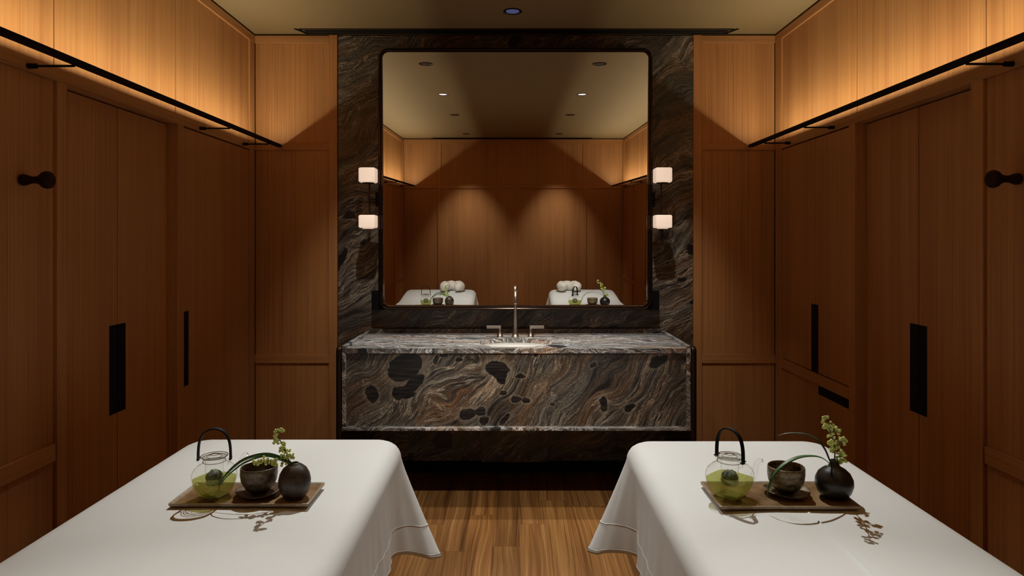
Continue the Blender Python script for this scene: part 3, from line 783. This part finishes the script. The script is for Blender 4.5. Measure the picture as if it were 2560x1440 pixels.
def teapot(loc, rz, label, wide, hrot, spout_dir):
    r = empty('teapot', loc, rz); tag(r, label, 'teapot', 'glass teapots')
    W = wide
    body = [(.030, .0015, 9), (.033, .002, 8), (.036, .006, 7), (.044, .020, 6), (.051, .038, 5.2), (.0545, .056, 4.6), (.0545, .068, 4.2), (.051, .080, 3.6), (.043, .089, 3), (.036, .093, 2.4), (.0335, .096, 2), (.0335, .108, 2), (.035, .110, 2)]
    b = MB(); b.lathe([(a*W, h, p) for a, h, p in body], n=144, cap1=False)
    def hoop(rr, z, rad, p=2.0):
        pts = []
        for i in range(97):
            a = 2*PI*i/96; k = 1.0 if p == 2.0 else 1/((abs(math.cos(a))**p + abs(math.sin(a))**p)**(1/p))
            pts.append((rr*k*math.cos(a), rr*k*math.sin(a), z))
        b.tube(pts, rad, 8, mi=1)
    hoop(.0335*W, .098, .0009); hoop(.0348*W, .1095, .0010); hoop(.0325*W, .003, .0011, 8)
    b.build('body', [GLASS, RIMG], r, smooth=True)
    b = MB(); k = 1.0
    liq = [(.028, .004, 9), (.034, .008, 7), (.0425, .020, 6), (.0495, .038, 5.2), (.0525, .053, 4.7)]
    b.lathe([(a*W, h, p) for a, h, p in liq], n=144); b.build('tea', TEA, r, autosm=True)
    # infuser with leaves
    b = MB(); b.lathe([(.004, .032), (.020, .033), (.0225, .037), (.0235, .060), (.0240, .104)], n=36, cap1=False); b.build('infuser', GLASS, r, smooth=True)
    b = MB(); b.lathe([(.005, .034), (.018, .036), (.0218, .040), (.0218, .046), (.0218, .052), (.0215, .058), (.019, .063), (.015, .068), (.010, .072), (.005, .073), (.001, .073)], n=36)
    for v in b.bm.verts: v.co += v.normal*0 + Vector((noise.noise(v.co*160), noise.noise(v.co*150+Vector((3,0,0))), noise.noise(v.co*170+Vector((0,5,0)))))*.0036
    b.build('tea_leaves', LEAVES, r, smooth=True)
    b = MB(); b.lathe([(.0355, .109), (.0365, .111), (.0355, .1135), (.031, .114), (.0285, .1125), (.020, .1115), (.012, .1135), (.010, .118), (.0001, .119)], n=44, cap0=False, cap1=False)
    hoop(.0350, .1130, .0010); hoop(.0110, .1165, .0008); hoop(.0200, .1120, .0006)
    b.build('lid', [GLASS, RIMG], r, smooth=True)
    # spout
    d = Vector((math.cos(spout_dir), math.sin(spout_dir), 0))
    sp = [d*.044+Vector((0,0,.040)), d*.060+Vector((0,0,.050)), d*.068+Vector((0,0,.068)), d*.072+Vector((0,0,.088)), d*.080+Vector((0,0,.100)), d*.090+Vector((0,0,.100))]
    sp = bez(sp, 6); b = MB(); b.tube([q for q in sp[-2:]], .0046, 10, mi=1); b.tube(sp, [.0095-.0050*i/(len(sp)-1) for i in range(len(sp))], 16); bmesh.ops.delete(b.bm, geom=[f for f in b.bm.faces if len(f.verts) > 8], context='FACES_ONLY'); b.build('spout', [GLASS, RIMG], r, smooth=True)
    # handle lugs and strap handle
    h = Vector((math.cos(hrot), math.sin(hrot), 0))
    for sg in (-1, 1):
        b = MB()
        for q in (-1, 1):
            t_ = Vector((-h.y, h.x, 0))*q*.006
            b.tube(bez([h*sg*.036+t_+Vector((0,0,.090)), h*sg*.043+t_+Vector((0,0,.100)), h*sg*.044+t_+Vector((0,0,.108)), h*sg*.038+t_+Vector((0,0,.106))], 4), .0022, 8)
        b.build('lug', GLASS, r, smooth=True)
    for sg in (-1, 1):
        b = MB()
        c = h*sg*.043+Vector((0,0,.106)); t_ = Vector((-h.y, h.x, 0))
        b.tube([c-t_*.012, c+t_*.012], .0017, 8); b.build('pin', BLACK, r)
    hp = []
    for k in range(33):
        a = PI*k/32; 
        hp.append(h*(-.0435*math.cos(a)*(1+.10*math.sin(a*1)**2)) + Vector((0,0,.100 + .087*math.sin(a)**.62)))
    b = MB(); wd = Vector((-h.y, h.x, 0))
    rings = []
    for i, p in enumerate(hp):
        tg = (hp[min(i+1, 32)]-hp[max(i-1, 0)]).normalized(); nn = tg.cross(wd).normalized()
        wv = .0062; th = .0019
        rings.append([p+wd*wv+nn*th, p-wd*wv+nn*th, p-wd*wv-nn*th, p+wd*wv-nn*th])
    b.rings(rings); b.build('handle', BLACK, r, autosm=True, bevel=.0006, seg=1)
teapot((-.820, 1.852, TT), math.radians(-22), 'square glass teapot with black handle, on the left tray', .88, math.radians(26), math.radians(60))
teapot((.600, 1.852, TT), math.radians(43), 'square glass teapot with black handle, on the right tray', 1.0, math.radians(-98), math.radians(-45))

def cup(x, y, mat, side, rs):
    r = empty('saucer', (x, y, TT)); tag(r, 'dark stoneware saucer under the tea cup, %s tray' % side, 'saucer', 'stoneware saucers')
    b = MB(); b.lathe([(.030, 0), (.032, .0015), (.044, .006), (.058*rs, .0115), (.0605*rs, .0145), (.0590*rs, .0150), (.050, .0105), (.036, .0065), (.001, .006)], n=56, cap1=False)
    for v in b.bm.verts: v.co.z += .0022*math.sin(2*math.atan2(v.co.y, v.co.x)+1)*min(1, (v.co.xy.length/.06)**4)
    b.build('dish', mat, r, smooth=True)
    r = empty('tea_cup', (x, y+.003, TT+.0070)); tag(r, 'rounded %s tea cup without handle, on the %s tray' % ('speckled brown' if side == 'left' else 'bronze-glazed', side), 'cup', 'stoneware tea cups')
    b = MB()
    prof = [(.0, .0005), (.019, .0), (.021, .0035), (.030, .0075), (.041, .018), (.0475, .033), (.0500, .050), (.0497, .066), (.0490, .0705), (.0478, .0715), (.0466, .0700), (.0465, .050), (.043, .032), (.034, .017), (.020, .010), (.0005, .009)]
    b.lathe(prof, n=60, cap0=False, cap1=False)
    for v in b.bm.verts:
        v.co.z += .0012*noise.noise(v.co*25)*min(1, v.co.z/.05); f = 1+.012*noise.noise(v.co*18); v.co.x *= f; v.co.y *= f
    b.build('bowl', mat, r, smooth=True)
cup(-.704, 1.868, CUPM2, 'left', 1.02)
cup(.763, 1.868, CUPM, 'right', 1.02)

# vases
r = empty('bud_vase', (-.597, 1.846, TT)); tag(r, 'egg-shaped dark brown bud vase on the left tray', 'vase', 'small stoneware vases')
b = MB(); b.lathe([(.0, .001), (.020, 0), (.029, .004), (.0375, .017), (.0430, .036), (.0432, .050), (.0395, .066), (.0315, .080), (.020, .0895), (.0115, .0935), (.0105, .096), (.0085, .0955), (.008, .088), (.004, .082)], n=52, cap0=False, cap1=True)
b.build('body', VASEB, r, smooth=True)
r = empty('bud_vase', (.885, 1.846, TT)); tag(r, 'round glossy black bud vase with pinched neck, right tray', 'vase', 'small stoneware vases')
b = MB(); b.lathe([(.0, .001), (.024, 0), (.034, .004), (.044, .018), (.0495, .036), (.0485, .052), (.041, .068), (.029, .079), (.018, .085), (.0125, .091), (.0098, .099), (.0105, .103), (.0085, .1032), (.0075, .096), (.004, .088)], n=52, cap0=False)
b.build('body', VASEK, r, smooth=True)

# foliage ---------------------------------------------------------
def blade(pts, width, mat, label, wexp=.55, peak=.45, up=Vector((0,-.35,1))):
    pa = bez(pts, 14); n = len(pa); b = MB(); rings = []
    base = pa[0]
    for i, p in enumerate(pa):
        u = i/(n-1); w = width*(min(1, (u/peak))**.7*.65+.35 if u < peak else max(.02, 1-((u-peak)/(1-peak))**2.2))
        tg = (pa[min(i+1, n-1)]-pa[max(i-1, 0)]).normalized(); sd = tg.cross(up); 
        if sd.length < .05: sd = Vector((0,1,0))
        sd.normalize(); nn = sd.cross(tg).normalized()
        q = p-base
        rings.append([q-sd*w+nn*w*.25, q+nn*.0004, q+sd*w+nn*w*.25, q+sd*w*.5-nn*.0003, q-nn*.0005, q-sd*w*.5-nn*.0003])
    b.rings(rings)
    o = b.build('grass_blade', mat, None, smooth=True, loc=base); tag(o, label, 'leaf', 'long grass blades in the vases'); return o
YV = 1.846
mL = Vector((-.597, YV, TT+.090))
def pts_at(lst): return [P(px, py, Y) for px, py, Y in lst]
blade([mL+Vector((-.002,0,-.004))] + pts_at([(731,1160,1.845), (700,1143,1.84), (660,1135.5,1.825), (610,1149,1.81), (573,1178,1.80), (551,1208,1.795), (546,1243,1.79)]), .0042, LEAFM, 'thick green blade arching from the left vase, upper of the pair', peak=.35, up=Vector((0,-1,.25)))
blade([mL+Vector((-.001,.003,-.004))] + pts_at([(729,1163,1.85), (697,1147,1.85), (662,1140,1.84), (615,1155,1.83), (583,1177,1.82), (560,1200,1.81), (553,1216,1.805)]), .0028, LEAFM, 'thin green blade arching from the left vase, lower of the pair', peak=.35, up=Vector((0,-1,.25)))
mR = Vector((.885, YV, TT+.098))
blade([mR+Vector((-.003,-.002,-.004))] + pts_at([(2076,1160,1.84), (2054,1145,1.83), (2025,1140.5,1.81), (1990,1146,1.79), (1955,1166,1.775), (1930,1198,1.77), (1914,1250,1.768)]), .0058, LEAFM, 'broad green blade bending down in front of the cup, right tray', peak=.6)
blade([mR+Vector((-.001,.002,-.004))] + pts_at([(2076,1155,1.85), (2063,1125,1.86), (2045,1101,1.87), (2018,1087,1.88), (1985,1083,1.89), (1960,1085,1.895), (1937,1092,1.90)]), .0030, LEAFD, 'slender dark blade reaching high to the left, from the black vase', peak=.3, up=Vector((0,-.8,.6)))

def blossom_mesh():
    bm = bmesh.new(); rnd = random.Random(5)
    def ball(c, r):
        bmesh.ops.create_icosphere(bm, subdivisions=2, radius=r, matrix=Matrix.Translation(c))
    for k in range(4):
        d = Vector((rnd.gauss(0,1), rnd.gauss(0,1), rnd.gauss(0,1))).normalized()
        ball(d*.0023, rnd.uniform(.0020, .0027))
    me = bpy.data.meshes.new('blossom'); bm.to_mesh(me); bm.free()
    me.materials.append(BLOSSOM)
    for p in me.polygons: p.use_smooth = True
    return me
BM = blossom_mesh()
def branch(base, stems, clusters, label, seed):
    """clusters: (centre, radius, count)"""
    r = empty('flowering_branch', base); tag(r, label, 'flower', 'green flowering branches')
    rnd = random.Random(seed); b = MB()
    for st, rad in stems:
        pa = [Vector(p)-Vector(base) for p in bez(st, 6)]
        b.tube(pa, [rad*(1-.6*i/len(pa)) for i in range(len(pa))], 8)
    allp = [Vector(p)-Vector(base) for st, _ in stems for p in bez(st, 6)]
    pos = []
    for c, rad, cnt in clusters:
        c = Vector(c)-Vector(base)
        for k in range(cnt):
            for _ in range(30):
                d = Vector((rnd.uniform(-1,1), rnd.uniform(-1,1)*.8, rnd.uniform(-1,1)))
                if d.length > 1: continue
                q = c + d*rad
                if all((q-o).length > .0036 for o in pos): break
            pos.append(q)
            near = min(allp, key=lambda a: (a-q).length)
            b.tube([near, near.lerp(q, .6)+Vector((0,0,-.001)), q], .00045, 5)
    b.build('stem', STEM, r, smooth=True)
    for q in pos:
        o = bpy.data.objects.new('blossom', BM); C.objects.link(o); o.parent = r; o.location = q
        o.rotation_euler = (rnd.uniform(0,6), rnd.uniform(0,6), rnd.uniform(0,6)); s = rnd.uniform(.95, 1.4); o.scale = (s, s, s)
K = 1.846/FPX
def cl(px, py, rpx, cnt, Y=1.846): return (P(px, py, Y), rpx*K, cnt)
branch(mL, [(([mL+Vector((0,0,-.006))] + pts_at([(731,1166,1.846), (719,1143,1.846), (708,1115,1.83), (694,1090,1.815), (690,1077,1.805)])), .0022),
            ((pts_at([(724,1152,1.846), (706,1152,1.835), (680,1150,1.825), (650,1158,1.815)])), .0011)],
       [cl(690,1078,6,5,1.805), cl(703,1077,6,4,1.808), cl(688,1093,8,6,1.815), cl(690,1108,9,7,1.825), cl(710,1112,8,6,1.83), cl(706,1124,8,6,1.835), cl(718,1130,8,6), cl(709,1143,9,7), cl(727,1143,9,7), cl(722,1154,8,6),
        cl(640,1158,8,5,1.815), cl(655,1150,9,6,1.818), cl(668,1155,9,6,1.82), cl(683,1152,9,5,1.825), cl(690,1164,7,4,1.83), cl(704,1158,7,3,1.835), cl(740,1182,11,10,1.842)],
       'pale green blossom branch leaning left from the brown egg-shaped vase', 3)
branch(mR, [(([mR+Vector((0,0,-.006))] + pts_at([(2086,1150,1.846), (2087,1120,1.825), (2080,1092,1.80), (2070,1068,1.785), (2062,1050,1.775)])), .0019),
            ((pts_at([(2086,1140,1.846), (2098,1142,1.84), (2108,1150,1.838)])), .0009)],
       [cl(2054,1049,7,3,1.775), cl(2066,1046,6,3,1.775), cl(2062,1062,9,6,1.78), cl(2075,1062,9,7,1.785), cl(2083,1075,10,8,1.79), cl(2094,1077,8,5,1.79), cl(2073,1088,8,5,1.80), cl(2080,1100,10,7,1.81), cl(2078,1112,9,6,1.82),
        cl(2092,1112,10,7,1.82), cl(2105,1100,8,5,1.81), cl(2112,1106,8,5,1.81), cl(2083,1123,9,6,1.828), cl(2098,1133,11,8), cl(2108,1146,12,10), cl(2096,1152,9,6), cl(2074,1172,6,3), cl(2093,1172,4,1)],
       'lime green blossom branch standing tall in the round black vase', 9)

# ------------------------------------------------------------------ lamps
for sx, side in ((-.64, 'left'), (.66, 'right')):
    downlight(sx, -1.22, 'small ceiling downlight grazing the rear wall, %s of centre' % side, False)
spot((-.65, 3.12, H-.02), (-.50, 2.05, .72), 150, 60, .95, WARM, .008)
spot((.66, 3.12, H-.02), (.54, 2.05, .72), 150, 60, .95, WARM, .008)
spot((-.65, 3.12, H-.02), (-.55, 3.95, .87), 60, 62, .9, WARM, .02)
spot((.66, 3.12, H-.02), (.55, 3.95, .87), 60, 62, .9, WARM, .02)
spot((.003, 3.79, H-.02), (.003, 3.76, 0), 100, 66, .7, (.98,1,.99), .02)
spot((-.65, 1.85, H-.02), (.10, 3.42, .30), 90, 40, 1, WARM, .02)
spot((.66, 1.85, H-.02), (-.10, 3.42, .30), 90, 40, 1, WARM, .02)
spot((-.65, 1.85, H-.02), (-.70, .95, .72), 45, 40, 1, WARM, .02)
spot((.66, 1.85, H-.02), (.70, .95, .72), 60, 40, 1, WARM, .02)
spot((-.64, -1.22, H-.02), (-.64, YR+.02, 0), 62, 62, 1, WARM, .03)
spot((.66, -1.22, H-.02), (.66, YR+.02, 0), 62, 62, 1, WARM, .03)

w = bpy.data.worlds.new('World'); bpy.context.scene.world = w; w.use_nodes = True
w.node_tree.nodes['Background'].inputs[0].default_value = (.02,.015,.01,1); w.node_tree.nodes['Background'].inputs[1].default_value = .0

# ------------------------------------------------------------------ camera and view
cam = bpy.data.cameras.new('Camera'); co = bpy.data.objects.new('Camera', cam); C.objects.link(co)
co.location = (0, 0, EYE); co.rotation_euler = (PI/2, 0, 0)
cam.sensor_width = 36; cam.lens = 36*FPX/2560; cam.shift_x = 0; cam.shift_y = -(720-CY)/2560; cam.clip_start = .05
bpy.context.scene.camera = co
sc = bpy.context.scene
vs = sc.view_settings; vs.view_transform = 'Standard'; vs.look = 'None'; vs.gamma = 1; vs.use_curve_mapping = False; vs.exposure = 0.14
cy = sc.cycles; cy.max_bounces = 9; cy.diffuse_bounces = 5; cy.glossy_bounces = 5; cy.transparent_max_bounces = 24
cy.sample_clamp_indirect = 4; cy.use_denoising = True; cy.caustics_reflective = False; cy.caustics_refractive = False
cy.blur_glossy = .5
